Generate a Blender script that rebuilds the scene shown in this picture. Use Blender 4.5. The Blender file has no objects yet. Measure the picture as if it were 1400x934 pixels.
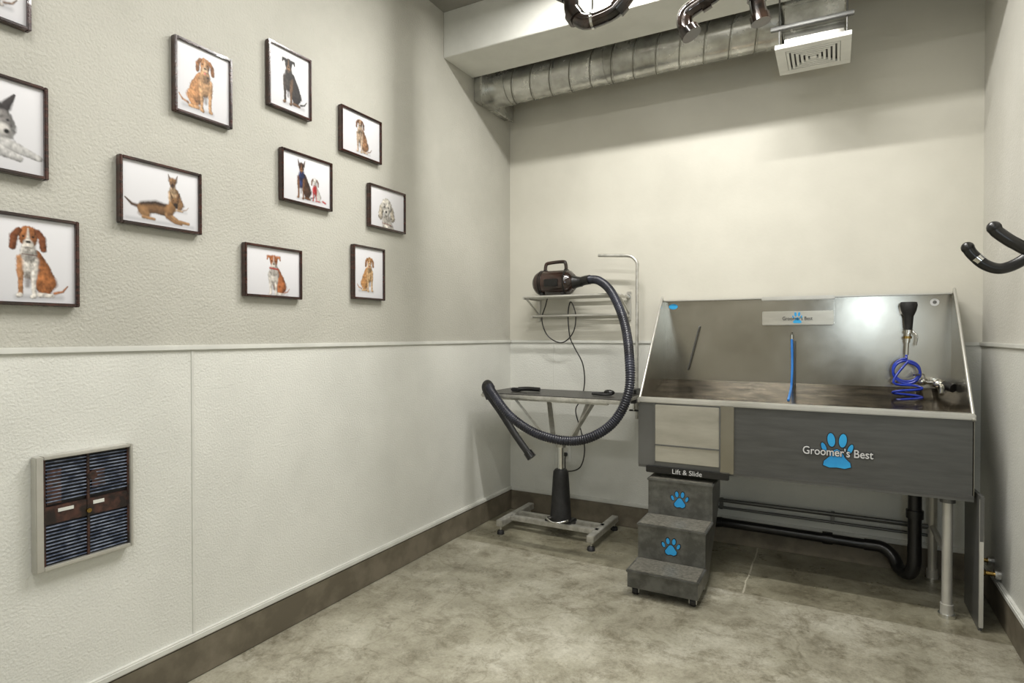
import bpy, bmesh, math
import numpy as np
from mathutils import Vector, Matrix
rng=np.random.RandomState(7)
S=bpy.context.scene
S.view_settings.view_transform='Standard'
def link(o): bpy.context.collection.objects.link(o); return o
def lin(c):
    return tuple(((x/255)/12.92 if x/255<=.04045 else ((x/255+.055)/1.055)**2.4) for x in c)
# ---------------------------------------------------------------- camera
F=810.0
cd=bpy.data.cameras.new('camera'); cam=link(bpy.data.objects.new('camera',cd))
cd.sensor_width=36; cd.lens=F*36/1400; cd.clip_start=.02
cam.location=(0,0,1.274); cam.rotation_euler=(math.pi/2-math.atan(9/F),0,math.atan(440/F))
S.camera=cam
# ---------------------------------------------------------------- materials
def mat(name,c1,c2=None,scale=4,detail=6,rough=.5,metal=0,bump=0,bscale=150,stretch=(1,1,1),rlo=.4,rhi=.6,bdetail=3,coat=0,rvar=0,dist=.004):
    m=bpy.data.materials.new(name); m.use_nodes=True; nt=m.node_tree; N=nt.nodes; L=nt.links
    b=N['Principled BSDF']
    c1=lin(c1); c2=lin(c2) if c2 else tuple(x*.9 for x in c1)
    tc=N.new('ShaderNodeTexCoord'); mp=N.new('ShaderNodeMapping'); mp.inputs['Scale'].default_value=stretch
    L.new(tc.outputs['Object'],mp.inputs['Vector'])
    n=N.new('ShaderNodeTexNoise'); n.inputs['Scale'].default_value=scale; n.inputs['Detail'].default_value=detail; n.inputs['Roughness'].default_value=.6
    L.new(mp.outputs[0],n.inputs['Vector'])
    r=N.new('ShaderNodeValToRGB'); r.color_ramp.elements[0].position=rlo; r.color_ramp.elements[1].position=rhi
    r.color_ramp.elements[0].color=(*c2,1); r.color_ramp.elements[1].color=(*c1,1)
    L.new(n.outputs['Fac'],r.inputs['Fac']); L.new(r.outputs['Color'],b.inputs['Base Color'])
    b.inputs['Roughness'].default_value=rough; b.inputs['Metallic'].default_value=metal
    b.inputs['Coat Weight'].default_value=coat
    if rvar:
        mr=N.new('ShaderNodeMapRange'); mr.inputs['To Min'].default_value=rough-rvar; mr.inputs['To Max'].default_value=rough+rvar
        mr.inputs['From Min'].default_value=.3; mr.inputs['From Max'].default_value=.7
        L.new(n.outputs['Fac'],mr.inputs['Value']); L.new(mr.outputs[0],b.inputs['Roughness'])
    if bump:
        n2=N.new('ShaderNodeTexNoise'); n2.inputs['Scale'].default_value=bscale; n2.inputs['Detail'].default_value=bdetail
        L.new(mp.outputs[0],n2.inputs['Vector'])
        bp=N.new('ShaderNodeBump'); bp.inputs['Strength'].default_value=bump; bp.inputs['Distance'].default_value=dist
        L.new(n2.outputs['Fac'],bp.inputs['Height']); L.new(bp.outputs[0],b.inputs['Normal'])
    return m
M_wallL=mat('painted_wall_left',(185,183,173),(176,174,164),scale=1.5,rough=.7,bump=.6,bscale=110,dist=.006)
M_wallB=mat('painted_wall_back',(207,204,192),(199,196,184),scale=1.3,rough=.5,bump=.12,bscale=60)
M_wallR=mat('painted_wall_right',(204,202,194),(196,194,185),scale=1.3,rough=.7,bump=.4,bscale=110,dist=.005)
M_frp=mat('white_wainscot_panel',(217,217,210),(209,209,202),scale=2,rough=.5,bump=.5,bscale=130,dist=.005)
M_trim=mat('white_trim',(212,212,205),rough=.5,scale=6)
M_base=mat('taupe_baseboard',(120,112,97),(96,89,75),scale=6,rough=.5,bump=.15,bscale=40)
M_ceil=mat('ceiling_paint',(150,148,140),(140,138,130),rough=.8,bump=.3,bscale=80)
M_beam=mat('beam_paint',(214,214,207),(206,206,199),rough=.7,bump=.1,bscale=80)
M_steel=mat('brushed_steel',(178,174,163),(150,146,135),scale=2.2,rough=.21,metal=.93,rlo=.3,rhi=.7,rvar=.06,bump=.02,bscale=30)
M_steelD=mat('brushed_steel_dark',(112,112,110),(96,96,93),scale=3,rough=.42,metal=.5,rlo=.3,rhi=.7,rvar=.06)
M_apron=mat('apron_grey_steel',(94,94,92),(82,82,80),scale=5,rough=.38,metal=.45,rlo=.3,rhi=.7,rvar=.06,stretch=(1,1,8))
M_panel=mat('door_panel_steel',(196,193,182),(168,164,153),scale=3,rough=.3,metal=.65,rlo=.3,rhi=.7,stretch=(1,1,4))
M_steelL=mat('satin_steel_light',(208,206,199),(184,182,174),scale=4,rough=.33,metal=.55,rlo=.3,rhi=.7)
M_deck=mat('dark_tub_panel',(112,102,86),(44,38,29),scale=9,rough=.16,metal=.8,rlo=.36,rhi=.66,bump=.15,bscale=40,stretch=(1,2.5,1))  # dark steel with lighter mottling, for the sloped panel inside the tub
M_chrome=mat('chrome',(225,225,222),rough=.12,metal=1)
M_alu=mat('aluminium',(204,202,195),(178,176,168),scale=20,rough=.35,metal=.6)
M_galv=mat('galvanised_steel',(222,222,216),(150,149,141),scale=6,rough=.24,metal=.65,rlo=.32,rhi=.68,rvar=.08)
M_seam=mat('duct_seam',(140,139,130),(110,108,100),rough=.35,metal=.6)
M_pipe=mat('glossy_dark_pipe',(56,42,34),(16,13,11),scale=16,rough=.15,metal=.4,rlo=.4,rhi=.65,coat=.8)
M_black=mat('black_plastic',(30,29,28),(18,18,18),scale=8,rough=.3)
M_blackm=mat('black_rubber',(38,37,37),(26,26,26),scale=30,rough=.55,bump=.2)
M_hose=mat('ribbed_hose',(46,48,60),(24,24,32),scale=10,rough=.32)
M_hosered=mat('dryer_body',(56,36,29),(24,17,14),scale=5,rough=.18,coat=.6)
M_blue=mat('blue_hose',(26,62,190),(20,44,150),rough=.25,coat=.4)
M_bluel=mat('light_blue_tube',(60,140,225),(40,110,200),rough=.3)
M_logo=mat('logo_blue',(48,164,220),(38,142,204),rough=.45)
M_logow=mat('logo_white',(205,205,204),rough=.5)
M_step=mat('grey_step_coating',(108,108,104),(84,84,80),scale=14,rough=.36,metal=.5,bump=.08,bscale=80)
M_tread=mat('grit_tread',(140,137,127),(100,98,90),scale=60,rough=.42,metal=.4,rlo=.36,rhi=.64,bump=.25,bscale=260)
M_ftop=mat('table_rubber_top',(66,64,60),(42,40,37),scale=60,rough=.38,bump=.3,bscale=200)
M_frame=mat('dark_wood_frame',(66,34,26),(32,18,15),scale=12,rough=.25,coat=.4,stretch=(1,1,6))
M_white=mat('white_enamel',(228,228,223),rough=.4)
M_heat=mat('heater_brown',(78,50,42),(32,25,24),scale=25,rough=.4,rlo=.4,rhi=.6)
M_heatd=mat('heater_core_dark',(28,26,30),(14,14,18),scale=25,rough=.5)
M_slat=mat('heater_slat',(140,150,170),(76,86,108),scale=30,rough=.35,metal=.2)
M_outline=mat('logo_outline',(24,24,30),rough=.5)
M_brass=mat('brass',(176,146,84),rough=.25,metal=1)
M_door=mat('added_door_paint',(120,112,98),(112,104,90),rough=.5)

def floor_mat():
    m=bpy.data.materials.new('stained_concrete'); m.use_nodes=True; nt=m.node_tree; N=nt.nodes; L=nt.links; b=N['Principled BSDF']
    tc=N.new('ShaderNodeTexCoord')
    def noise(sc,det,rgh=.6,dist=0):
        n=N.new('ShaderNodeTexNoise'); n.inputs['Scale'].default_value=sc; n.inputs['Detail'].default_value=det; n.inputs['Roughness'].default_value=rgh; n.inputs['Distortion'].default_value=dist
        L.new(tc.outputs['Object'],n.inputs['Vector']); return n.outputs['Fac']
    def ramp(f,stops):
        r=N.new('ShaderNodeValToRGB'); e=r.color_ramp.elements
        while len(e)<len(stops): e.new(.5)
        for i,(p,c) in enumerate(stops): e[i].position=p; e[i].color=(*c,1)
        L.new(f,r.inputs['Fac']); return r.outputs['Color']
    def mix(a,b_,f,mode='MIX'):
        x=N.new('ShaderNodeMix'); x.data_type='RGBA'; x.blend_type=mode
        for s,v in ((0,f),(6,a),(7,b_)):
            if hasattr(v,'is_linked'): L.new(v,x.inputs[s])
            else: x.inputs[s].default_value=v
        return x.outputs[2]
    base=ramp(noise(1.6,10,.7,.25),[(.34,lin((150,145,129))),(.5,lin((178,174,158))),(.64,lin((206,203,190)))])
    st=ramp(noise(6,10,.85,.3),[(.37,lin((146,139,121))),(.51,lin((226,225,220))),(.68,lin((255,255,252)))])
    c=mix(base,st,.8,'MULTIPLY')
    fine=ramp(noise(70,6,.8),[(.3,(.42,.42,.4)),(.55,(1,1,1))])
    c=mix(c,fine,.45,'MULTIPLY')
    spots=ramp(noise(12,5,.65,.5),[(.28,(.4,.37,.32)),(.35,(1,1,1))])
    c=mix(c,spots,.65,'MULTIPLY')
    veins=N.new('ShaderNodeTexVoronoi'); veins.feature='DISTANCE_TO_EDGE'; veins.inputs['Scale'].default_value=.9
    nz=N.new('ShaderNodeTexNoise'); nz.inputs['Scale'].default_value=4; nz.inputs['Detail'].default_value=8; L.new(tc.outputs['Object'],nz.inputs['Vector'])
    va=N.new('ShaderNodeVectorMath'); va.operation='MULTIPLY_ADD'; L.new(nz.outputs['Color'],va.inputs[0]); va.inputs[1].default_value=(.5,.5,.5); L.new(tc.outputs['Object'],va.inputs[2]); L.new(va.outputs[0],veins.inputs['Vector'])
    vr=ramp(veins.outputs['Distance'],[(.0,(.55,.52,.46)),(.010,(1,1,1))])
    c=mix(c,vr,.45,'MULTIPLY')
    sx=N.new('ShaderNodeSeparateXYZ'); L.new(tc.outputs['Object'],sx.inputs[0])
    def M(op,a,v):
        x=N.new('ShaderNodeMath'); x.operation=op
        for i,q in enumerate((a,v)):
            if hasattr(q,'is_linked'): L.new(q,x.inputs[i])
            else: x.inputs[i].default_value=q
        return x.outputs[0]
    wob=M('MULTIPLY',M('SUBTRACT',noise(6,4),.5),.03)
    def joint(o,pos,w):
        d=M('ABSOLUTE',M('ADD',M('SUBTRACT',sx.outputs[o],pos),wob),0)
        return M('LESS_THAN',d,w)
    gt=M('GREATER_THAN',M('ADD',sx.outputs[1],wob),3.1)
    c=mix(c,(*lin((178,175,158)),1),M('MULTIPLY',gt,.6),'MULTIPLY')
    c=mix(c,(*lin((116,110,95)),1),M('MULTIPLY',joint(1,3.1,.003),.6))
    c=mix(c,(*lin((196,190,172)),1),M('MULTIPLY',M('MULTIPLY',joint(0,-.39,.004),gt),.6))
    L.new(c,b.inputs['Base Color'])
    mr=N.new('ShaderNodeMapRange'); L.new(noise(5,6),mr.inputs[0]); mr.inputs[1].default_value=.3; mr.inputs[2].default_value=.7; mr.inputs[3].default_value=.22; mr.inputs[4].default_value=.45
    L.new(mr.outputs[0],b.inputs['Roughness'])
    bp=N.new('ShaderNodeBump'); bp.inputs['Strength'].default_value=.12; bp.inputs['Distance'].default_value=.003
    L.new(noise(40,6),bp.inputs['Height']); L.new(bp.outputs[0],b.inputs['Normal'])
    return m
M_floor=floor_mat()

# ---------------------------------------------------------------- mesh builder
def catmull(pts,n=8):
    P=[Vector(p) for p in pts]
    if len(P)<3: return P
    P=[P[0]*2-P[1]]+P+[P[-1]*2-P[-2]]; out=[]
    for i in range(1,len(P)-2):
        a,b,c,d=P[i-1:i+3]
        for k in range(n):
            t=k/n
            out.append(.5*((2*b)+(c-a)*t+(2*a-5*b+4*c-d)*t*t+(3*b-a-3*c+d)*t**3))
    out.append(P[-2]); return out
class MB:
    def __init__(s): s.bm=bmesh.new(); s.mats=[]
    def mi(s,m):
        if m not in s.mats: s.mats.append(m)
        return s.mats.index(m)
    def box(s,x0,x1,y0,y1,z0,z1,m,bev=0,rot=None):
        r=bmesh.ops.create_cube(s.bm,size=1); vs=r['verts']
        sc=Vector((abs(x1-x0),abs(y1-y0),abs(z1-z0))); c=Vector(((x0+x1)/2,(y0+y1)/2,(z0+z1)/2))
        for v in vs: v.co=Vector((v.co.x*sc.x,v.co.y*sc.y,v.co.z*sc.z))
        if bev:
            es=list({e for v in vs for e in v.link_edges})
            r2=bmesh.ops.bevel(s.bm,geom=es,offset=bev,segments=2,affect='EDGES')
            vs=list({v for f in r2['faces'] for v in f.verts})
        fs=list({f for v in vs for f in v.link_faces})
        for v in vs:
            if rot is not None: v.co=rot@v.co
            v.co+=c
        i=s.mi(m)
        for f in fs: f.material_index=i
    def bar(s,p0,p1,w,h,m,bev=0):
        p0,p1=Vector(p0),Vector(p1); d=p1-p0; q=d.to_track_quat('X','Z').to_matrix()
        c=(p0+p1)/2; l=d.length
        s.box(c.x-l/2,c.x+l/2,c.y-w/2,c.y+w/2,c.z-h/2,c.z+h/2,m,bev,rot=q)
    def tube(s,pts,r,m,seg=14,caps=True,rf=None):
        P=[Vector(p) for p in pts]; n=len(P); i=s.mi(m)
        T=[(P[min(k+1,n-1)]-P[max(k-1,0)]).normalized() for k in range(n)]
        up=Vector((0,0,1)) if abs(T[0].z)<.9 else Vector((1,0,0))
        u=T[0].cross(up).normalized(); rings=[]
        for k in range(n):
            u=(u-T[k]*u.dot(T[k])).normalized(); w=T[k].cross(u)
            rr=rf(k/(n-1),k) if rf else (r[k] if isinstance(r,(list,tuple)) else r)
            rings.append([s.bm.verts.new(P[k]+(u*math.cos(a)+w*math.sin(a))*rr) for a in [2*math.pi*j/seg for j in range(seg)]])
        for k in range(n-1):
            for j in range(seg):
                f=s.bm.faces.new((rings[k][j],rings[k][(j+1)%seg],rings[k+1][(j+1)%seg],rings[k+1][j])); f.smooth=True; f.material_index=i
        if caps:
            for R in (rings[0][::-1],rings[-1]):
                f=s.bm.faces.new([s.bm.verts.new(v.co) for v in R]); f.material_index=i
    def cyl(s,p0,p1,r,m,seg=20,r1=None): s.tube([p0,p1],[r,r if r1 is None else r1],m,seg)
    def path(s,pts,r,m,n=8,seg=12): s.tube(catmull(pts,n),r,m,seg)
    def ell(s,c,rx,ry,rz,m,rot=None,seg=16):
        r=bmesh.ops.create_uvsphere(s.bm,u_segments=seg,v_segments=max(6,seg//2),radius=1); i=s.mi(m)
        for v in r['verts']:
            v.co=Vector((v.co.x*rx,v.co.y*ry,v.co.z*rz))
            if rot is not None: v.co=rot@v.co
            v.co+=Vector(c)
        for f in {f for v in r['verts'] for f in v.link_faces}: f.smooth=True; f.material_index=i
    def prism(s,poly,axis,a,b,m):
        i=s.mi(m)
        def mk(p,v):
            q=list(p); q.insert(axis,v); return s.bm.verts.new(q)
        A=[mk(p,a) for p in poly]; B=[mk(p,b) for p in poly]
        fs=[s.bm.faces.new(A),s.bm.faces.new(B[::-1])]
        for k in range(len(poly)): fs.append(s.bm.faces.new((A[k],B[k],B[(k+1)%len(poly)],A[(k+1)%len(poly)])))
        for f in fs: f.material_index=i
        bmesh.ops.recalc_face_normals(s.bm,faces=fs)
    def disc(s,cx,y,cz,rx,rz,m,rot=0,t=.0015,seg=24):
        poly=[]
        for k in range(seg):
            a=2*math.pi*k/seg; x=rx*math.cos(a); z=rz*math.sin(a)
            poly.append((cx+x*math.cos(rot)-z*math.sin(rot),cz+x*math.sin(rot)+z*math.cos(rot)))
        s.prism(poly,1,y-t,y,m)
    def paw(s,cx,y,cz,h,m,t=.0015,g=0,tall=False):
        if tall: poly=[(-.36,-.42),(-.2,-.48),(0,-.46),(.2,-.48),(.36,-.42),(.34,-.3),(.2,-.16),(.12,.02),(0,.08),(-.12,.02),(-.2,-.16),(-.34,-.3)]
        else: poly=[(-.30,-.38),(-.16,-.46),(0,-.42),(.16,-.46),(.30,-.38),(.33,-.24),(.2,-.06),(.1,.08),(0,.12),(-.1,.08),(-.2,-.06),(-.33,-.24)]
        def grow(a,b,c0=(0,-.22)):
            dx,dz=a-c0[0],b-c0[1]; L=math.hypot(dx,dz); return (a+dx/L*g,b+dz/L*g)
        s.prism([(cx+p*h,cz+q*h) for p,q in (grow(a,b) for a,b in poly)],1,y-t,y,m)
        T=((-.15,.34,.1,.2,.1),(.15,.34,.1,.2,-.1),(-.34,.1,.06,.15,.35),(.34,.1,.06,.15,-.35)) if tall else ((-.17,.32,.1,.17,.12),(.17,.32,.1,.17,-.12),(-.42,.08,.08,.15,.4),(.42,.08,.08,.15,-.4))
        for a,b,rx,rz,ro in T: s.disc(cx+a*h,y,cz+b*h,(rx+g)*h,(rz+g)*h,m,ro,t)
    def done(s,name,parent=None):
        me=bpy.data.meshes.new(name); s.bm.to_mesh(me); s.bm.free()
        for m in s.mats: me.materials.append(m)
        o=link(bpy.data.objects.new(name,me))
        if parent: o.parent=parent
        return o
def text(body,x,y,z,size,m,name,parent,off=0,ext=.0006,sx=1):
    c=bpy.data.curves.new(name,'FONT'); c.body=body; c.size=size; c.align_x='CENTER'; c.align_y='CENTER'; c.extrude=ext; c.offset=off
    t=bpy.data.objects.new(name+'_t',c); bpy.context.collection.objects.link(t)
    dg=bpy.context.evaluated_depsgraph_get(); me=bpy.data.meshes.new_from_object(t.evaluated_get(dg))
    bpy.data.objects.remove(t)
    me.materials.clear(); me.materials.append(m)
    for v in me.vertices: v.co.x*=sx
    o=link(bpy.data.objects.new(name,me)); o.location=(x,y,z); o.rotation_euler=(math.pi/2,0,0); o.parent=parent
    return o

XL,XR,YB,ZC,YF=-2.09,.669,3.818,3.23,-1.6
RZ=1.225
def single(name,fn):
    b=MB(); fn(b); return b.done(name)
# ---------------------------------------------------------------- room shell
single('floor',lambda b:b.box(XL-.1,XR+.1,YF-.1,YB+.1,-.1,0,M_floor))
single('ceiling',lambda b:b.box(XL-.1,XR+.1,YF-.1,YB+.1,ZC,ZC+.1,M_ceil))
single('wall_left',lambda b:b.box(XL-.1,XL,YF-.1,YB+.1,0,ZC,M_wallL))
single('wall_right',lambda b:b.box(XR,XR+.1,YF-.1,YB+.1,0,ZC,M_wallR))
single('wall_back',lambda b:b.box(XL,XR,YB,YB+.1,0,ZC,M_wallB))
single('wall_front',lambda b:b.box(XL,XR,YF-.1,YF,0,ZC,M_wallR))
def wl(b):
    b.box(XL,XL+.005,YF,1.358,.165,RZ,M_frp); b.box(XL,XL+.005,1.362,YB,.165,RZ,M_frp)
    b.box(XL,XL+.008,1.355,1.365,.165,RZ,M_trim,.001)
single('trim_1',wl)
def wb(b):
    b.box(XL+.005,-1.735,YB-.005,YB,.165,RZ,M_frp); b.box(-1.731,XR-.005,YB-.005,YB,.165,RZ,M_frp)
    b.box(-1.738,-1.728,YB-.008,YB-.004,.165,RZ,M_trim,.001)
single('trim_2',wb)
single('trim_3',lambda b:b.box(XR-.005,XR,YF,YB,.165,RZ,M_frp))
def rail(b):
    b.box(XL,XL+.014,YF,YB,RZ-.008,RZ+.012,M_trim,.003)
    b.box(XL+.014,XR-.014,YB-.014,YB,RZ-.008,RZ+.012,M_trim,.003)
    b.box(XR-.014,XR,YF,YB,RZ-.008,RZ+.012,M_trim,.003)
single('trim_4',rail)
def bb(x0,x1,y0,y1,side):
    def f(b):
        b.box(x0,x1,y0,y1,0,.14,M_base,.004)
        b.box(x0-(.004 if side=='right' else 0),x1+(.004 if side=='left' else 0),y0-(.004 if side=='back' else 0),y1,.14,.165,M_trim,.005)
    return f
single('baseboard_left',bb(XL,XL+.018,YF,YB,'left'))
single('baseboard_back',bb(XL+.018,XR-.018,YB-.018,YB,'back'))
single('baseboard_right',bb(XR-.018,XR,YF,YB,'right'))
single('ceiling_beam',lambda b:b.box(XL,XR,2.978,3.30,2.954,ZC,M_beam,.003))
def dr(b):
    Y0=YF+.002
    b.box(-.40,.60,Y0,YF+.03,0.005,.03,M_door)
    b.box(-.40,.25,Y0,YF+.03,.03,2.1,M_door,.003); b.box(.55,.60,Y0,YF+.03,.03,2.1,M_door,.003)
    b.box(.25,.55,Y0,YF+.03,.03,1.32,M_door); b.box(.25,.55,Y0,YF+.03,1.82,2.1,M_door)
    for a in ((-.46,-.40,0.005,2.16),(.60,.64,0.005,2.16),(-.40,.60,2.10,2.16)): b.box(a[0],a[1],Y0,YF+.045,a[2],a[3],M_trim,.003)
    b.cyl((-.33,YF+.03,1.0),(-.33,YF+.08,1.0),.012,M_chrome); b.cyl((-.33,YF+.08,1.0),(-.22,YF+.08,1.0),.011,M_chrome)
single('added_door_1',dr)  # unseen door, added to frame the lit opening behind the camera

# ---------------------------------------------------------------- dog pictures (printed photos)
W=150
class Cv:
    def __init__(s,w,h):
        s.H=int(W*h/w); s.hu=100*h/w
        xs=(np.arange(W+1))/W*100; ys=np.arange(s.H+1)/s.H*s.hu
        s.X,s.Y=np.meshgrid(xs,ys)
        g=.78-.16*(s.Y/s.hu)
        s.I=np.stack([g*.95,g*.94,g*.97],-1)
        n=rng.randn(*s.X.shape); k=n.copy()
        for a in (0,0,0,1):
            k=(k+np.roll(k,1,a)+np.roll(k,-1,a))/3
        s.n=k/k.std()
        n=rng.randn(*s.X.shape)
        for _ in range(7):
            for a in (0,1): n=(n+np.roll(n,1,a)+np.roll(n,-1,a))/3
        s.n2=n/n.std()
    def b(s,pts,rs,col,fur=.05,sh=1.0,a=1.0,soft=2.0):
        if not isinstance(rs,(list,tuple)): rs=[rs]*len(pts)
        q=np.full(s.X.shape,99.); NX=np.zeros_like(q); NY=np.zeros_like(q)
        if len(pts)==1: pts=[pts[0],(pts[0][0]+.01,pts[0][1])]; rs=[rs[0]]*2
        for (p,b_,r0,r1) in zip(pts[:-1],pts[1:],rs[:-1],rs[1:]):
            dx,dy=b_[0]-p[0],b_[1]-p[1]; L=dx*dx+dy*dy
            t=np.clip(((s.X-p[0])*dx+(s.Y-p[1])*dy)/L,0,1)
            ex=s.X-p[0]-t*dx; ey=s.Y-p[1]-t*dy; rr=r0+(r1-r0)*t
            d=np.hypot(ex,ey)/rr; m=d<q
            q=np.where(m,d,q); NX=np.where(m,ex/rr,NX); NY=np.where(m,ey/rr,NY)
        rm=sum(rs)/len(rs)
        qe=q+s.n*fur*.6*min(1,6/rm)
        al=(a*np.clip((1-qe)*rm/soft+.25,0,1))[...,None]
        NZ=np.sqrt(np.clip(1-np.clip(q,0,1)**2,0,1))
        lum=.30+.72*np.clip(-.35*NX-.5*NY+.72*NZ,0,1)
        lum=1+(lum-1)*sh
        lum=lum*(1+s.n*fur*.9+s.n2*fur*1.6)
        c=np.array(lin(col))
        s.I=s.I*(1-al)+al*np.clip(lum[...,None]*c,0,.85)
def sit(c,ox,oy,k,fl,main,chest,ear,muz,ears='drop',leg=None,wide=1,dark=(24,19,17),tongue=False,fur=.09,hk=.80,saddle=None,legs2=None):
    leg=leg or chest
    T=lambda x,y:(ox+(x-50)*k*fl,oy+(y-60)*k)
    def B(p,r,col,**kw):
        r=r if isinstance(r,(list,tuple)) else [r]*len(p)
        c.b([T(*a) for a in p],[a*k for a in r],col,fur=kw.get('fur',fur),sh=kw.get('sh',1),a=kw.get('a',1),soft=kw.get('soft',2.0))
    H=lambda p:[(47+(x-47)*hk,36+(y-36)*hk) for x,y in p]
    def Bh(p,r,col,**kw):
        r=r if isinstance(r,(list,tuple)) else [r]*len(p)
        B(H(p),[a*hk for a in r],col,**kw)
    dk=lambda col,f:tuple(int(v*f) for v in col)
    B([(34,108),(86,107)],[4.5,4.5],(140,140,144),fur=0,sh=0,a=.55,soft=6)
    B([(78,101),(88,98),(94,90)],[2.8,2,1.1],main)
    B([(54,52),(60,70),(65,86)],[10*wide,14*wide,15*wide],main)
    B([(68,88),(66,98)],[14*wide,9],dk(main,1.04),soft=4)
    if saddle: B([(60,56),(68,74),(75,88)],[8*wide,10*wide,8*wide],saddle)
    B([(60,104),(75,105)],[4.0,3.2],leg)
    B([(62,92)],[8],dk(main,.5),a=.4,soft=8)
    B([(47,44),(46,58),(47,74)],[9.5*wide,12*wide,9.5*wide],chest,soft=4)
    B([(47,78),(46,92)],[6,4],dk(main,.35),a=.6,soft=5)
    B([(39,56),(37.5,72),(38,84),(38,103)],[6.6*wide,5*wide,3.4*wide,3.2*wide],legs2 or leg)
    B([(54,58),(54,74),(53,86),(53.5,104)],[6.6*wide,5.2*wide,3.6*wide,3.3*wide],leg,soft=3)
    B([(37.5,105),(35.5,106)],[3.8,3.4],leg); B([(53.5,106),(51.5,107)],[3.8,3.4],leg)
    B([(46,54),(46,70)],[7.5*wide,6*wide],chest,soft=5)
    B([(48,38),(48,50)],[8.5*wide,10*wide],main if saddle else chest,soft=4)
    B([(47,50)],[9],dk(chest,.4),a=.55,soft=7)
    if ears=='erect':
        Bh([(38,20),(33,2)],[6,1],ear); Bh([(56,20),(62,2)],[6,1],ear)
        Bh([(38,18),(34,7)],[2.6,.8],(120,90,80)); Bh([(56,18),(60.5,7)],[2.6,.8],(120,90,80))
    Bh([(47,22),(47,29)],[12.5,11],main)
    if ears=='drop':
        Bh([(36,17),(30.5,26),(29,41)],[4.2,5.6,4.6],ear); Bh([(58,17),(63.5,26),(65,41)],[4.2,5.6,4.6],ear)
    if ears=='fold':
        Bh([(37,16),(30,15),(28,22)],[5,4.2,2.2],ear); Bh([(57,16),(64,15),(66,22)],[5,4.2,2.2],ear)
    Bh([(47,14),(47,28)],[1.4,3.2],muz,soft=3); Bh([(47,34)],[6.8],muz,soft=3); Bh([(43.7,37.5),(50.3,37.5)],[4.2,4.2],muz,soft=3)
    Bh([(47,42.5),(47,44)],[3,2.2],(172,96,94) if tongue else dk(muz,.7),sh=.4)
    Bh([(43,41),(47,39.8),(51,41)],[.6,.7,.6],dk(muz,.35),fur=0,sh=.1,a=.8)
    Bh([(45.6,32.2),(48.4,32.2)],[2.2,2.2],dark,fur=0,sh=.3)
    for ex in (41.3,52.7):
        Bh([(ex,24.6)],[2.8],dk(main,.5),fur=0,sh=.2,a=.6,soft=2.5); Bh([(ex,25)],[1.6],dark,fur=0,sh=0,soft=1.5)
def d_beagle(c):
    sit(c,46,61,1.02,1,(164,104,62),(222,216,208),(122,72,44),(226,218,208),legs2=(186,134,94),hk=.98)
    c.b([(36,50),(53,51)],[1.0,1.0],(90,52,46),fur=0)
def d_golden_old(c):
    sit(c,50,59,1.03,-1,(182,132,88),(196,154,112),(146,98,60),(206,174,140),tongue=True,fur=.11)
def d_rott(c):
    sit(c,50,59,1.0,1,(48,43,41),(60,54,49),(36,32,30),(130,98,70),ears='fold',leg=(108,82,60),legs2=(62,53,47))
def d_spaniel(c):
    sit(c,49,37,.66,1,(142,106,78),(188,164,140),(104,70,48),(196,178,158),wide=1.1,fur=.14)
def d_shep(c):
    sit(c,66,32,.46,1,(144,110,78),(192,162,128),(100,72,50),(68,52,44),ears='erect',hk=.95)
    B=c.b; m=(126,94,64)
    B([(6,72),(92,72)],[2.6,2.6],(140,140,144),fur=0,sh=0,a=.55,soft=5)
    B([(22,56),(12,54),(4,47)],[3,2.4,1],(80,60,46))
    B([(25,57),(42,54),(58,55)],[7,8,8.5],m); B([(27,61),(30,64)],[8.5,6],(150,114,78),soft=4)
    B([(24,51),(42,47),(56,49)],[3,3.6,3],(62,48,40),soft=4)
    B([(26,68),(40,69)],[2.8,2.2],(168,130,92)); B([(58,60),(72,67),(86,68)],[5,2.8,2.4],(172,134,96)); B([(58,63),(68,69),(76,70)],[4,2.4,2],(146,110,76))
    B([(60,54),(66,44)],[7.5,6],(150,112,74),soft=3); B([(64,38),(61,29)],[2.4,.6],(84,60,44)); B([(71,38),(74,29)],[2.4,.6],(84,60,44))
    B([(67.5,41)],[5.4],(134,100,68)); B([(68.5,45.5),(69.5,48)],[3.1,2.3],(52,40,34)); B([(65.5,40)],[.8],(15,12,10),fur=0,sh=0); B([(70.5,40)],[.8],(15,12,10),fur=0,sh=0); B([(69.8,49)],[1],(14,12,12),fur=0,sh=.2)
def d_pair(c):
    sit(c,40,39,.64,1,(68,48,38),(42,56,104),(50,36,30),(146,104,72),ears='erect',leg=(116,80,54))
    sit(c,68,50,.40,1,(196,192,186),(178,44,46),(118,86,64),(214,210,204),ears='drop',hk=1)
    c.b([(84,66),(90,68)],[2,2],(178,42,44),fur=0)
def d_poodle(c):
    B=c.b; w=(206,201,192)
    B([(52,88),(56,112)],[24,30],w,fur=.14); B([(48,60),(52,80)],[14,19],w,fur=.14,soft=5)
    B([(48,56)],[12],(100,94,86),a=.5,soft=8)
    B([(33,36),(30,54)],[6,7],(178,169,154),fur=.16); B([(62,36),(66,54)],[6,7],(178,169,154),fur=.16)
    B([(48,32)],[16],w,fur=.12); B([(47,44)],[9.5],(212,208,200),fur=.1,soft=4)
    B([(46.5,43)],[3.0],(26,22,20),fur=0,sh=.4); B([(41,34)],[2.1],(20,17,15),fur=0,sh=.2); B([(53,34)],[2.1],(20,17,15),fur=0,sh=.2)
    B([(43,50),(47,51.5),(51,50)],[.7,.9,.7],(80,60,56),fur=0,sh=.3,a=.8)
    B([(36,66),(62,68)],[1.1,1.1],(140,76,68),fur=0)
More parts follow.
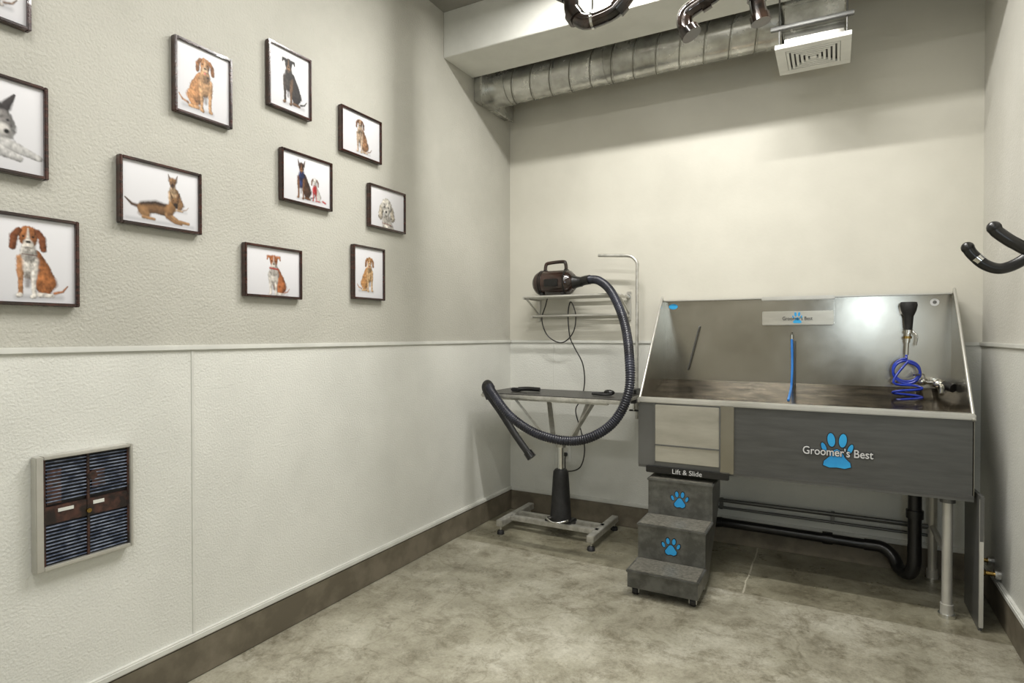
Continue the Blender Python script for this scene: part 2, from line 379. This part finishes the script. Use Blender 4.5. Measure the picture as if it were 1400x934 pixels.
def d_bull(c):
    sit(c,52,41,.64,1,(174,106,66),(218,211,202),(172,108,68),(222,213,204),ears='fold',wide=1.3,hk=1)
    c.b([(43,30),(57,31)],[1.8,1.8],(170,44,42),fur=0)
def d_golden(c):
    sit(c,50,60,.90,-1,(186,138,90),(204,168,124),(150,104,64),(208,180,146),tongue=True,fur=.11)
def d_husky(c):
    o=34
    B=lambda p,r,col,**k:c.b([(x+o,y) for x,y in p],r,col,**k)
    w=(200,198,196); g=(104,100,98)
    B([(-10,52),(24,50)],[20,18],w,fur=.1); B([(22,64),(50,72),(62,76)],[9,5,3.6],w,fur=.08); B([(24,74),(44,80)],[7,4],w,fur=.08)
    B([(6,42),(24,38)],[12,13],g,fur=.1); B([(18,28),(14,12)],[6,1.5],(66,62,62)); B([(32,28),(40,14)],[6,1.5],(66,62,62))
    B([(26,44)],[14],(140,136,134),fur=.1,soft=4); B([(30,53)],[8],(210,206,202),soft=4); B([(33,54)],[3],(24,22,22),fur=0,sh=.4); B([(22,43)],[1.8],(20,20,26),fur=0,sh=0); B([(34,42)],[1.8],(20,20,26),fur=0,sh=0)
def d_cat(c):
    sit(c,50,60,.9,1,(120,96,78),(200,192,184),(94,72,58),(210,202,194))
frames=[(d_cat,.63,.86,2.16,2.43),(d_husky,.61,.90,1.735,2.01),(d_beagle,.75,.98,1.36,1.625),(d_golden_old,1.288,1.518,2.075,2.345),
 (d_rott,1.688,1.918,2.232,2.505),(d_spaniel,2.10,2.387,2.155,2.375),(d_shep,1.10,1.388,1.645,1.87),(d_pair,1.752,2.042,1.85,2.075),
 (d_poodle,2.295,2.582,1.825,2.045),(d_bull,1.57,1.86,1.43,1.645),(d_golden,2.18,2.41,1.452,1.72)]
def print_mat():
    m=bpy.data.materials.new('photo_print'); m.use_nodes=True; N=m.node_tree.nodes; L=m.node_tree.links; b=N['Principled BSDF']
    a=N.new('ShaderNodeVertexColor'); a.layer_name='ink'; L.new(a.outputs[0],b.inputs['Base Color']); b.inputs['Roughness'].default_value=.5
    b.inputs['Specular IOR Level'].default_value=.25
    return m
M_print=print_mat()
for fn,y0,y1,z0,z1 in frames:
    w=.010; X0=XL+.001; X1=XL+.028
    b=MB()
    b.box(X0,X0+.012,y0+.004,y1-.004,z0+.004,z1-.004,M_frame)
    b.box(X0+.002,X1,y0,y0+w,z0,z1,M_frame,.002); b.box(X0+.002,X1,y1-w,y1,z0,z1,M_frame,.002)
    b.box(X0+.002,X1,y0+w,y1-w,z0,z0+w,M_frame,.002); b.box(X0+.002,X1,y0+w,y1-w,z1-w,z1,M_frame,.002)
    fo=b.done('framed_dog_photo')
    iy0,iy1,iz0,iz1=y0+w,y1-w,z0+w,z1-w
    c=Cv(iy1-iy0,iz1-iz0); fn(c)
    H=c.H; Yw=iy0+(iy1-iy0)*np.arange(W+1)/W; Zw=iz1-(iz1-iz0)*np.arange(H+1)/H
    YY,ZZ=np.meshgrid(Yw,Zw); co=np.stack([np.full(YY.shape,X0+.0165),YY,ZZ],-1).reshape(-1,3)
    idx=np.arange((H+1)*(W+1)).reshape(H+1,W+1)
    fc=np.stack([idx[:-1,:-1],idx[1:,:-1],idx[1:,1:],idx[:-1,1:]],-1).reshape(-1,4)
    me=bpy.data.meshes.new('print'); me.from_pydata(co.tolist(),[],fc.tolist())
    ca=me.color_attributes.new('ink','FLOAT_COLOR','POINT')
    col=np.concatenate([c.I.reshape(-1,3),np.ones((co.shape[0],1))],1).astype(np.float32)
    ca.data.foreach_set('color',col.ravel())
    me.materials.append(M_print)
    po=link(bpy.data.objects.new('print',me)); po.parent=fo

# ---------------------------------------------------------------- wall heater
b=MB(); y0,y1,z0,z1=.855,1.13,.57,.912; X0=XL+.006; X1=XL+.038
b.box(X0,X0+.014,y0+.01,y1-.01,z0+.01,z1-.01,M_heatd)
fl,fr_,ft,fb=.020,.009,.010,.012
for (a,c_,d,e) in ((y0,y0+fl,z0,z1),(y1-fr_,y1,z0,z1),(y0+fl,y1-fr_,z0,z0+fb),(y0+fl,y1-fr_,z1-ft,z1)):
    b.box(X0,X1,a,c_,d,e,M_steelL,.002)
iy0,iy1,iz0,iz1=y0+fl,y1-fr_,z0+fb,z1-ft; ym=(iy0+iy1)/2
zb0,zb1=.705,.758
b.box(XL+.02,XL+.028,iy0,iy1,zb0,zb1,M_heat,.001)
b.box(XL+.02,XL+.03,ym-.004,ym+.004,iz0,iz1,M_heat,.001)
b.box(XL+.02,XL+.029,iy0,iy0+.008,iz0,iz1,M_heat); b.box(XL+.02,XL+.029,iy1-.006,iy1,iz0,iz1,M_heat)
z=iz0+.006
while z<iz1-.004:
    if not(zb0-.004<z<zb1+.004):
        for a,c_ in ((iy0+.009,ym-.005),(ym+.005,iy1-.007)):
            b.box(XL+.018,XL+.029,a,c_,z,z+.0028,M_slat)
    z+=.0108
b.box(XL+.02,XL+.0272,iy0+.012,iy0+.05,.765,.87,M_heat); b.box(XL+.02,XL+.0272,ym+.012,ym+.05,.79,.85,M_heat)
b.box(XL+.028,XL+.030,iy0+.04,iy0+.082,.738,.748,M_trim); b.box(XL+.028,XL+.030,ym+.014,ym+.046,.738,.749,M_trim)
b.cyl((XL+.028,ym+.012,.83),(XL+.0315,ym+.012,.83),.014,M_heat,24)
b.cyl((XL+.028,ym,.722),(XL+.036,ym,.722),.007,M_brass,16)
b.done('electric_heater')

# ---------------------------------------------------------------- duct
b=MB(); yc,zc,r=3.50,2.94,.115
b.box(XL+.001,XL+.06,3.32,3.73,2.81,3.06,M_galv,.004)
b.box(XL+.055,XL+.07,3.305,3.745,2.795,3.075,M_galv,.002)
b.tube([(XL+.06,yc,zc),(XL+.12,yc,zc),(XL+.16,yc,zc)],[.12,.12,.12],M_galv,32)
b.tube([(XL+.1,yc,zc),(-.25,yc,zc)],r,M_galv,36,caps=False)
hp=[]; L0=XL+.18
n=int((-.3-L0)/.135*24)
for k in range(n+1):
    a=-2*math.pi*k/24; hp.append((L0+.135*k/24,yc+(r+.001)*math.cos(a),zc+(r+.001)*math.sin(a)))
b.tube(hp,.0035,M_seam,6)
b.tube([(p[0]+.010,p[1],p[2]) for p in hp],.003,M_galv,6)
for x in (XL+.16,-1.25,-.33): b.tube([(x,yc,zc),(x+.025,yc,zc)],r+.006,M_galv,36)
for x in (-1.55,-.62): b.cyl((x,yc+.117,zc),(x,yc+.117,ZC),.004,M_steelD,8); b.cyl((x,yc-.117,zc),(x,yc-.117,ZC),.004,M_steelD,8)
b.done('air_duct')
# ---------------------------------------------------------------- diffuser
b=MB(); x0,x1,yy0,yy1=-.268,.068,3.25,3.586
b.box(x0+.04,x1-.03,yy0+.065,yy1-.02,2.725,ZC-.02,M_galv,.003)
b.box(x0+.03,x1-.02,yy0+.055,yy1-.01,2.80,2.812,M_galv); b.box(x0+.03,x1-.02,yy0+.055,yy1-.01,2.93,2.94,M_galv)
cx,cy=(x0+x1)/2,(yy0+yy1)/2; h=(x1-x0)/2
def ring(ho,hi,za,zb,m):
    b.box(cx-ho,cx+ho,cy-ho,cy-hi,za,zb,m,.001); b.box(cx-ho,cx+ho,cy+hi,cy+ho,za,zb,m,.001)
    b.box(cx-ho,cx-hi,cy-hi,cy+hi,za,zb,m,.001); b.box(cx+hi,cx+ho,cy-hi,cy+hi,za,zb,m,.001)
ring(h,.122,2.70,2.722,M_white)
b.box(cx-.124,cx+.124,cy-.124,cy+.124,2.718,2.724,M_steelD)
for k,ho in enumerate((.120,.099,.078,.057,.036)): ring(ho,ho-.0125,2.697,2.712,M_white)
b.box(cx-.015,cx+.015,cy-.015,cy+.015,2.697,2.71,M_white)
for xx in (x0+.02,x1-.02): b.cyl((xx,yy0+.02,2.72),(xx,yy0+.02,2.954),.004,M_steelD,8)
b.box(x0-.02,x1+.01,yy0+.005,yy0+.03,2.80,2.82,M_steelD,.002)
b.done('air_diffuser')

# ---------------------------------------------------------------- overhead drain pipes
def coup(b,p,d,r,m=M_pipe,l=.04):
    p=Vector(p); d=Vector(d).normalized(); b.cyl(p-d*l/2,p+d*l/2,r,m,20)
b=MB()
b.path([(-1.30,2.6,ZC),(-1.29,2.6,3.05),(-1.25,2.6,2.95),(-1.16,2.6,2.92),(-1.10,2.6,2.86),(-1.087,2.6,2.79),(-1.03,2.6,2.735),(-.95,2.6,2.732),(-.87,2.6,2.755),(-.80,2.6,2.83),(-.76,2.6,2.92),(-.75,2.6,3.05),(-.75,2.6,ZC)],.036,M_pipe,8,20)
coup(b,(-1.13,2.6,2.895),(.06,0,-.04),.044); coup(b,(-1.075,2.6,2.77),(.4,0,-.6),.044); coup(b,(-.985,2.6,2.731),(1,0,0),.042,M_chrome,.012); coup(b,(-.86,2.6,2.762),(.7,0,.6),.044)
b.box(-.99,-.98,2.59,2.61,2.76,ZC,M_chrome)
b.done('overhead_drain_pipe')
b=MB()
b.path([(-.36,2.76,ZC),(-.36,2.76,2.98),(-.39,2.76,2.88),(-.46,2.76,2.80),(-.54,2.76,2.765),(-.60,2.76,2.73),(-.60,2.76,2.67),(-.575,2.76,2.64)],.036,M_pipe,8,20)
coup(b,(-.52,2.76,2.772),(1,0,.4),.045); coup(b,(-.58,2.76,2.645),(.4,0,-.7),.046,l=.03); coup(b,(-.43,2.76,2.825),(1,0,1),.043,l=.025)
b.done('overhead_drain_pipe')
b=MB()
b.path([(-.31,2.83,ZC),(-.31,2.83,2.85),(-.305,2.83,2.74),(-.29,2.83,2.66)],.034,M_pipe,8,20)
coup(b,(-.306,2.83,2.77),(0,0,1),.042); coup(b,(-.292,2.83,2.665),(.2,0,-1),.042,l=.03)
b.done('overhead_drain_pipe')

# ---------------------------------------------------------------- dog tub
b=MB(); TX0,TX1,TY0,TY1=-.95,.54,3.22,3.785
RT=.925
side=[(TY0,.557),(TY0,RT),(TY0+.02,RT+.012),(3.69,1.47),(3.72,1.487),(TY1,1.487),(TY1,.557)]
b.prism(side,0,TX0,TX0+.006,M_steel); b.prism(side,0,TX1-.006,TX1,M_steel)
b.box(TX0,TX1,TY1-.008,TY1,.557,1.487,M_steel,.001)
b.box(TX0,TX1,TY0,TY1,.545,.557,M_steelD)
for xx in (TX0+.003,TX1-.003):
    b.tube(catmull([(xx,TY0+.005,RT),(xx,TY0+.03,RT+.02),(xx,3.68,1.463),(xx,3.72,1.487),(xx,TY1,1.487)],6),.007,M_steelL,8)
b.box(TX0,TX1,TY1-.03,TY1,1.484,1.492,M_steelL,.002)
b.prism([(TY0+.03,.865),(TY1-.008,.995),(TY1-.008,.98),(TY0+.03,.85)],0,TX0+.006,TX1-.006,M_deck)
b.box(TX0-.004,TX1+.004,TY0-.012,TY0+.03,.903,.931,M_steelL,.005)
b.box(-.45,TX1,TY0,TY0+.012,.557,.903,M_apron,.002)
b.box(-.45,TX1,TY0-.003,TY0+.002,.557,.572,M_apron,.001)
b.box(TX0,-.45,TY0-.006,TY0+.01,.557,.903,M_steelD,.002)
b.box(-.515,-.448,TY0-.012,TY0,.557,.905,M_steel,.002)
b.box(-.855,-.52,TY0-.013,TY0-.004,.585,.895,M_panel,.003)
b.box(-.858,-.517,TY0-.017,TY0-.009,.672,.680,M_steelD,.001)
b.box(-.862,-.855,TY0-.016,TY0-.004,.575,.9,M_steelD,.001); b.box(-.52,-.513,TY0-.016,TY0-.004,.575,.9,M_steelD,.001)
b.box(-.90,-.47,TY0-.03,TY0,.525,.560,M_black,.003)
for x,y in ((.455,3.28),(.455,3.73),(-.90,3.73),(-.91,3.45)):
    b.cyl((x,y,.03),(x,y,.55),.0205,M_steelL,20); b.cyl((x,y,.015),(x,y,.06),.026,M_steelL,20); b.cyl((x,y,0),(x,y,.016),.034,M_chrome,20)
    b.cyl((x,y,.52),(x,y,.55),.03,M_steelD,20)
b.cyl((.455,3.28,.28),(.455,3.73,.28),.014,M_steelL,14); b.cyl((-.9,3.73,.28),(.455,3.73,.28),.010,M_steelD,14)
b.box(-.367,0,TY1-.05,TY1-.008,1.335,1.475,M_steel,.004); b.box(-.372,.005,TY1-.055,TY1,1.472,1.495,M_steelL,.004)
b.box(-.367,0,TY1-.056,TY1-.045,1.33,1.41,M_panel,.003)
b.paw(-.183,TY1-.056,1.370,.062,M_logo,tall=True)
b.cyl((-.211,TY1-.04,1.24),(-.211,TY1-.04,1.275),.008,M_chrome,12); b.path([(-.211,TY1-.01,1.26),(-.211,TY1-.03,1.285),(-.211,TY1-.045,1.27)],.005,M_chrome)
b.path([(-.211,TY1-.045,1.25),(-.208,TY1-.045,1.1),(-.211,TY1-.06,.98)],.0065,M_bluel); b.path([(-.211,TY1-.06,.985),(-.211,TY1-.12,.965),(-.212,TY1-.30,.925)],.0065,M_bluel)
b.cyl((-.195,TY1-.03,1.24),(-.195,TY1-.03,.99),.003,M_steelD,8)
b.path([(-.727,TY1-.02,1.328),(-.735,TY1-.03,1.30),(-.79,TY1-.03,1.08),(-.80,TY1-.02,1.06)],.004,M_steelD)
b.disc(-.892,TY1-.009,1.452,.028,.017,M_logo); b.disc(.462,TY1-.009,1.445,.020,.020,M_logow); b.disc(.462,TY1-.0105,1.445,.009,.009,M_steelD,t=.0005)
b.paw(.016,TY0-.001,.716,.162,M_outline,.0012,g=.025,tall=True); b.paw(.016,TY0-.0022,.716,.162,M_logo,.0012,tall=True)
tub=b.done('dog_bathing_tub')
text("Groomer's Best",.016,TY0-.0045,.712,.053,M_outline,'logo_outline',tub,off=.0032,sx=.86)
text("Groomer's Best",.016,TY0-.006,.712,.053,M_logow,'logo_text',tub,off=.0006,sx=.86)
text("Groomer's Best",-.183,TY1-.059,1.367,.028,M_outline,'plate_text',tub,sx=.85)
text("Lift & Slide",-.68,TY0-.0315,.542,.036,M_logow,'slide_label',tub)

b=MB(); X=.342; Y=3.70
b.box(X-.035,X+.035,TY1-.02,TY1-.008,1.38,1.44,M_steelL,.003)
b.tube([(X,Y,1.445),(X,Y,1.43),(X,Y,1.40),(X,Y,1.37),(X,Y,1.30)],[.036,.04,.034,.022,.017],M_blackm,20)
b.box(X-.03,X+.03,Y,TY1-.012,1.385,1.40,M_chrome,.003)
b.cyl((X,Y,1.30),(X-.006,Y,1.235),.013,M_chrome,16); b.cyl((X,Y,1.285),(X,Y,1.30),.02,M_chrome,16); b.cyl((X-.004,Y,1.255),(X-.004,Y,1.268),.019,M_brass,16)
b.path([(X+.01,Y,1.30),(X+.035,Y-.015,1.27),(X+.03,Y-.012,1.22)],.004,M_chrome)
b.cyl((X-.006,Y,1.235),(X-.008,Y,1.17),.009,M_chrome,12)
hp=[(X-.008,Y,1.175),(X-.01,Y-.01,1.16)]
for k in range(60):
    a=2*math.pi*2*k/59+math.pi/2
    hp.append((X-.012+.058*math.cos(a),Y-.03-.03*k/59,1.095+.056*math.sin(a)-.02*k/59))
for z,sx_,yy in ((1.03,-1,.0),(1.015,.6,.02),(1.0,1,.0),(.99,-.6,-.03),(.975,-1,0),(.965,.6,.02),(.955,1,0),(.945,-.6,-.03),(.935,-1,0)):
    hp.append((X-.012+.06*sx_,Y-.09+yy,z))
hp+=[(X-.05,Y-.13,.93),(X+.02,Y-.14,.93),(X+.10,Y-.13,.932)]
b.tube(catmull(hp,5),.0062,M_blue,8)
b.done('spray_hose',tub)
b=MB()
b.cyl((.33,3.72,1.03),(.50,3.70,1.03),.011,M_chrome,14); b.ell((.40,3.70,1.035),.028,.028,.022,M_chrome); b.ell((.47,3.69,1.025),.03,.03,.024,M_chrome)
b.cyl((.40,3.70,1.03),(.40,TY1-.008,1.03),.016,M_chrome,14); b.cyl((.47,3.69,1.03),(.47,TY1-.008,1.03),.016,M_chrome,14)
b.path([(.47,3.69,1.02),(.475,3.62,1.015),(.47,3.58,.98)],.011,M_chrome); b.path([(.41,3.69,1.05),(.40,3.66,1.07),(.36,3.62,1.07)],.006,M_chrome)
b.path([(.33,3.72,1.03),(.29,3.70,1.03),(.27,3.68,1.02)],.008,M_chrome)
b.cyl((.49,3.66,1.02),(.522,3.62,1.01),.022,M_black,14)
b.done('faucet',tub)

b=MB()
b.cyl((.36,3.55,.545),(.36,3.55,.50),.026,M_chrome,18); b.cyl((.36,3.55,.50),(.36,3.55,.20),.030,M_black,20); b.cyl((.36,3.55,.36),(.36,3.55,.40),.038,M_black,20)
b.path([(.36,3.55,.22),(.357,3.55,.12),(.335,3.57,.07),(.30,3.62,.075),(.275,3.66,.12),(.23,3.68,.15),(.15,3.69,.15)],.031,M_black,8,18)
b.cyl((.16,3.69,.15),(-.60,3.70,.155),.027,M_black,20); b.cyl((-.05,3.695,.152),(.0,3.695,.152),.034,M_black,20)
b.path([(-.58,3.70,.155),(-.64,3.70,.155),(-.66,3.71,.2),(-.67,3.75,.24)],.030,M_black,6,18)
b.done('drain_pipe',tub)
b=MB()
for z in (.262,.222): b.cyl((-.75,YB-.035,z),(.44,YB-.035,z-.005),.008,M_steelD,10)
for x in (-.6,0,.4): b.box(x-.01,x+.01,YB-.04,YB-.006,.21,.275,M_steelD,.002)
b.done('supply_pipe')
b=MB(); b.prism([(3.19,0),(3.50,0),(3.51,.57),(3.16,.585)],0,.553,.566,M_steelD); b.box(.552,.567,3.17,3.185,.02,.57,M_steelL,.001)
b.done('ramp_panel')
b=MB()
for y,z in ((3.50,.215),(3.36,.20)):
    b.cyl((XR-.006,y,z),(XR-.03,y,z),.022,M_chrome,18); b.cyl((XR-.03,y,z),(XR-.075,y,z),.010,M_brass,12); b.ell((XR-.075,y,z),.017,.017,.017,M_brass); b.ell((XR-.08,y,z+.03),.01,.02,.012,M_chrome)
    b.cyl((XR-.075,y,z),(XR-.075,y,z+.03),.006,M_brass,10)
b.done('shutoff_valve')

# ---------------------------------------------------------------- steps
b=MB(); x0,x1=-.88,-.545
prof=[(2.80,.045),(2.80,.118),(2.98,.118),(2.98,.296),(3.17,.296),(3.17,.488),(3.40,.488),(3.40,.40),(3.05,.045)]
b.prism(prof,0,x0,x1,M_step)
for (a,c_,z) in ((2.792,2.985,.118),(2.972,3.175,.296),(3.162,3.40,.488)):
    b.box(x0-.006,x1+.006,a,c_,z,z+.012,M_step,.003); b.box(x0+.006,x1-.006,a+.008,c_-.008,z+.010,z+.0145,M_tread,.001)
for z,yy in ((.40,3.17),(.21,2.98)):
    b.paw(-.712,yy-.0005,z,.092,M_outline,.001,g=.03); b.paw(-.712,yy-.0015,z,.088,M_logo,.001)
for x,y in ((x0+.03,2.84),(x1-.03,2.84),(x0+.03,3.03),(x1-.03,3.03)):
    b.cyl((x-.012,y,.022),(x+.012,y,.022),.022,M_blackm,18); b.box(x-.018,x+.018,y-.012,y+.012,.03,.047,M_steelD,.002); b.box(x-.018,x-.014,y-.008,y+.008,.012,.04,M_steelL); b.box(x+.014,x+.018,y-.008,y+.008,.012,.04,M_steelL)
b.done('pet_steps')

# ---------------------------------------------------------------- grooming table
b=MB(); gx0,gx1,gy0,gy1,gz=-1.99,-1.06,3.24,3.66,.905; cx,cy=-1.525,3.46
b.box(gx0,gx1,gy0,gy1,gz-.028,gz-.004,M_alu,.006); b.box(gx0+.006,gx1-.006,gy0+.006,gy1-.006,gz-.006,gz,M_ftop,.002)
for dx in (-.27,.27):
    for dy in (-.13,.13):
        b.bar((cx+dx*.26,cy+dy*.3,.60),(cx+dx*(1 if dy<0 else .55),cy+dy,gz-.03),.032,.012,M_alu,.001)
for dy in (-.13,.13): b.box(cx-.36,cx+.36,cy+dy-.014,cy+dy+.014,gz-.046,gz-.028,M_alu,.002)
b.box(cx-.09,cx+.09,cy-.055,cy+.055,.585,.61,M_alu,.004)
b.cyl((cx,cy,.36),(cx,cy,.60),.02,M_chrome,20); b.cyl((cx,cy,.56),(cx,cy,.59),.032,M_alu,20)
b.tube([(cx,cy,.10),(cx,cy,.12),(cx,cy,.36),(cx,cy,.405),(cx,cy,.42)],[.068,.066,.052,.048,.036],M_blackm,28)
b.box(cx-.09,cx+.09,cy-.055,cy+.055,.07,.105,M_black,.006)
b.box(-1.86,-1.25,cy-.07,cy-.03,.06,.09,M_alu,.003); b.box(-1.86,-1.25,cy+.03,cy+.07,.06,.09,M_alu,.003)
for x in (-1.87,-1.255):
    b.box(x-.022,x+.022,3.27,3.73,.05,.09,M_alu,.003)
    for y in (3.29,3.71): b.cyl((x,y,.02),(x,y,.05),.008,M_chrome,10); b.tube([(x,y,0),(x,y,.018),(x,y,.024)],[.024,.022,.014],M_blackm,16)
b.path([(cx+.05,cy-.05,.12),(cx+.09,cy-.11,.13),(cx+.02,cy-.15,.12),(cx-.05,cy-.11,.13),(cx-.03,cy-.05,.12)],.006,M_chrome)
px,py=-1.10,3.69
b.path([(px,py,.74),(px,py,1.0),(px,py,1.4),(px,py,1.68),(px,py,1.73),(px-.025,py,1.765),(px-.06,py,1.78),(px-.15,py,1.787),(px-.26,py,1.795)],.010,M_alu,8,14)
b.box(px-.022,px+.022,gy1-.06,py+.02,gz-.06,gz+.03,M_black,.005); b.cyl((px,gy1-.03,.80),(px,gy1-.03,gz-.04),.008,M_chrome,10); b.cyl((px-.03,gy1-.03,.80),(px+.03,gy1-.03,.80),.006,M_black,10)
b.done('grooming_table')
b=MB(); b.tube(catmull([(-1.80,3.40,.922),(-1.74,3.42,.925),(-1.66,3.43,.922)],6),.014,M_black,12); b.box(-1.85,-1.78,3.385,3.425,.907,.93,M_blackm,.006); b.done('grooming_brush')
b=MB(); b.path([(-1.30,3.42,.918),(-1.22,3.44,.92),(-1.17,3.40,.918),(-1.22,3.37,.917),(-1.29,3.40,.916)],.007,M_blackm); b.ell((-1.19,3.42,.926),.035,.022,.018,M_black); b.done('grooming_loop')

# ---------------------------------------------------------------- rack
b=MB(); rx0,rx1=-1.865,-1.19
for z,ys in ((1.53,(YB-.03,YB-.09,YB-.16,YB-.23)),(1.405,(YB-.03,YB-.10))):
    for y in ys: b.cyl((rx0,y,z),(rx1,y,z),.0085,M_steelL,12)
for x in (rx0+.012,rx1):
    b.box(x-.014,x+.014,YB-.012,YB-.001,1.37,1.56,M_steelL,.003)
    b.box(x-.006,x+.006,YB-.25,YB-.008,1.515,1.530,M_steelL,.002); b.box(x-.006,x+.006,YB-.12,YB-.008,1.392,1.405,M_steelL,.002)
    b.bar((x,YB-.012,1.42),(x,YB-.2,1.52),.01,.008,M_steelL)
    b.cyl((x,YB-.02,1.53),(x,YB-.008,1.53),.012,M_chrome,12)
b.done('dryer_shelf')

# ---------------------------------------------------------------- dog dryer with hose
b=MB(); dy=3.66; dz=1.625; a0,a1=-1.79,-1.52
b.tube([(a0-.012,dy,dz),(a0,dy,dz),(a0+.02,dy,dz),(a0+.05,dy,dz),(a1-.06,dy,dz),(a1-.02,dy,dz),(a1,dy,dz)],[.05,.068,.080,.084,.084,.076,.055],M_hosered,32)
for x in (a0+.035,a0+.05,a1-.05): b.tube([(x,dy,dz),(x+.008,dy,dz)],.087,M_black,32)
for k in range(5): b.tube([(a0-.016,dy,dz),(a0-.010,dy,dz)],.046-.009*k,M_steelD if k%2 else M_black,20)
b.tube([(a1,dy,dz),(a1+.03,dy,dz),(a1+.06,dy,dz)],[.045,.036,.032],M_black,20)
b.path([(a0+.06,dy,dz+.08),(a0+.065,dy,dz+.12),(a0+.085,dy,dz+.135),(a1-.08,dy,dz+.14),(a1-.06,dy,dz+.125),(a1-.055,dy,dz+.08)],.012,M_hosered,6,12)
b.box(a0+.05,a0+.075,dy-.015,dy+.015,dz+.075,dz+.09,M_black,.003); b.box(a1-.068,a1-.043,dy-.015,dy+.015,dz+.075,dz+.09,M_black,.003)
for x in (a0+.06,a1-.06): b.box(x-.012,x+.012,dy-.06,dy+.06,1.539,1.560,M_blackm,.004)
b.box(a0+.09,a1-.08,dy-.092,dy-.07,dz-.03,dz+.02,M_black,.004)
hose=[(-1.47,dy,dz),(-1.40,3.64,1.635),(-1.31,3.59,1.615),(-1.20,3.50,1.53),(-1.08,3.36,1.355),(-.985,3.16,1.16),(-.965,3.08,.96),(-1.06,3.07,.785),(-1.25,3.07,.685),(-1.48,3.07,.697),(-1.684,3.09,.786),(-1.845,3.15,.915),(-1.90,3.20,.955)]
hp=catmull(hose,64)
b.tube(hp,.025,M_hose,18,rf=lambda t,k:.025+.0026*math.sin(k*math.pi/2+.4))
b.tube(catmull([(-1.40,3.64,1.635),(-1.44,3.652,1.632),(-1.475,dy,dz)],4),.031,M_black,18)
b.tube(catmull([(-1.88,3.185,.94),(-1.915,3.205,.965),(-1.925,3.20,.94),(-1.89,3.19,.88)],8),.027,M_black,18)
b.tube([(-1.895,3.19,.90),(-1.80,3.17,.80),(-1.68,3.15,.66),(-1.60,3.14,.575),(-1.585,3.14,.56)],[.026,.023,.021,.021,.025],M_blackm,18)
b.tube([(-1.60,3.14,.577),(-1.572,3.14,.545)],[.027,.029],M_black,18)
b.path([(-1.733,3.72,1.56),(-1.76,3.73,1.48),(-1.789,3.73,1.38),(-1.745,3.73,1.27),(-1.64,3.73,1.22),(-1.555,3.73,1.29),(-1.54,3.74,1.41),(-1.58,3.75,1.50),(-1.60,3.75,1.42),(-1.58,3.73,1.27),(-1.545,3.73,1.19),(-1.485,3.73,1.08),(-1.475,3.74,.95),(-1.50,3.74,.84),(-1.535,3.73,.76),(-1.49,3.72,.62),(-1.466,3.72,.50),(-1.50,3.72,.38),(-1.60,3.73,.345),(-1.635,3.78,.40),(-1.638,YB-.02,.44)],.0042,M_black,8,8)
b.box(-1.652,-1.624,YB-.035,YB-.014,.43,.455,M_black,.004)
b.done('dog_dryer')
b=MB(); b.box(-1.675,-1.60,YB-.012,YB-.005,.39,.51,M_white,.003)
for z in (.425,.475):
    b.box(-1.655,-1.62,YB-.014,YB-.011,z-.014,z+.014,M_trim,.003)
b.done('electrical_outlet')

# ---------------------------------------------------------------- hook
b=MB()
b.box(XR-.012,XR-.0005,2.32,2.52,1.55,1.75,M_black,.004)
b.tube(catmull([(XR-.01,2.48,1.66),(.60,2.49,1.58),(.546,2.5,1.522),(.49,2.5,1.494),(.445,2.5,1.508),(.41,2.5,1.545),(.397,2.5,1.568)],10),.018,M_black,16)
b.tube(catmull([(XR-.01,2.36,1.66),(.60,2.34,1.58),(.53,2.32,1.53),(.48,2.3,1.55),(.44,2.3,1.585),(.43,2.3,1.60)],10),.018,M_black,16)
b.ell((.3965,2.5,1.569),.020,.020,.020,M_black); b.ell((.429,2.3,1.602),.020,.020,.020,M_black)
b.tube([(.432,2.5,1.522),(.42,2.5,1.535)],.0195,M_chrome,16)
b.done('rubber_hanging_hook')

# ---------------------------------------------------------------- lights
def area(name,loc,sx,sy,e,col=(1,.98,.94),rot=(0,0,0)):
    l=bpy.data.lights.new(name,'AREA'); l.shape='RECTANGLE'; l.size=sx; l.size_y=sy; l.energy=e; l.color=col
    o=link(bpy.data.objects.new(name,l)); o.location=loc; o.rotation_euler=rot; return o
for n,(x,y,sx,sy,e) in enumerate(((-.70,2.60,1.3,.05,66),(-.70,1.7,1.2,.10,26),(-.7,.2,1.2,.25,24),(-.7,-1.0,1.2,.25,15))):  # last two are unseen fill lamps, added with housings to brighten the room
    area('ceiling_and_fill_light',(x,y,ZC-.075),sx,sy,e)
    single('ceiling_and_fill_fixture',lambda b:b.box(x-sx/2-.03,x+sx/2+.03,y-sy/2-.03,y+sy/2+.03,ZC-.07,ZC,M_white,.005))
area('added_highlight_lamp',(.40,YF+.012,1.57),.29,.48,10,(.75,.88,1),(math.pi/2,0,0))  # bluish lamp added in the door opening to put a highlight on the tub
w=bpy.data.worlds.new('world'); S.world=w; w.use_nodes=True; w.node_tree.nodes['Background'].inputs[0].default_value=(.8,.8,.8,1); w.node_tree.nodes['Background'].inputs[1].default_value=.3
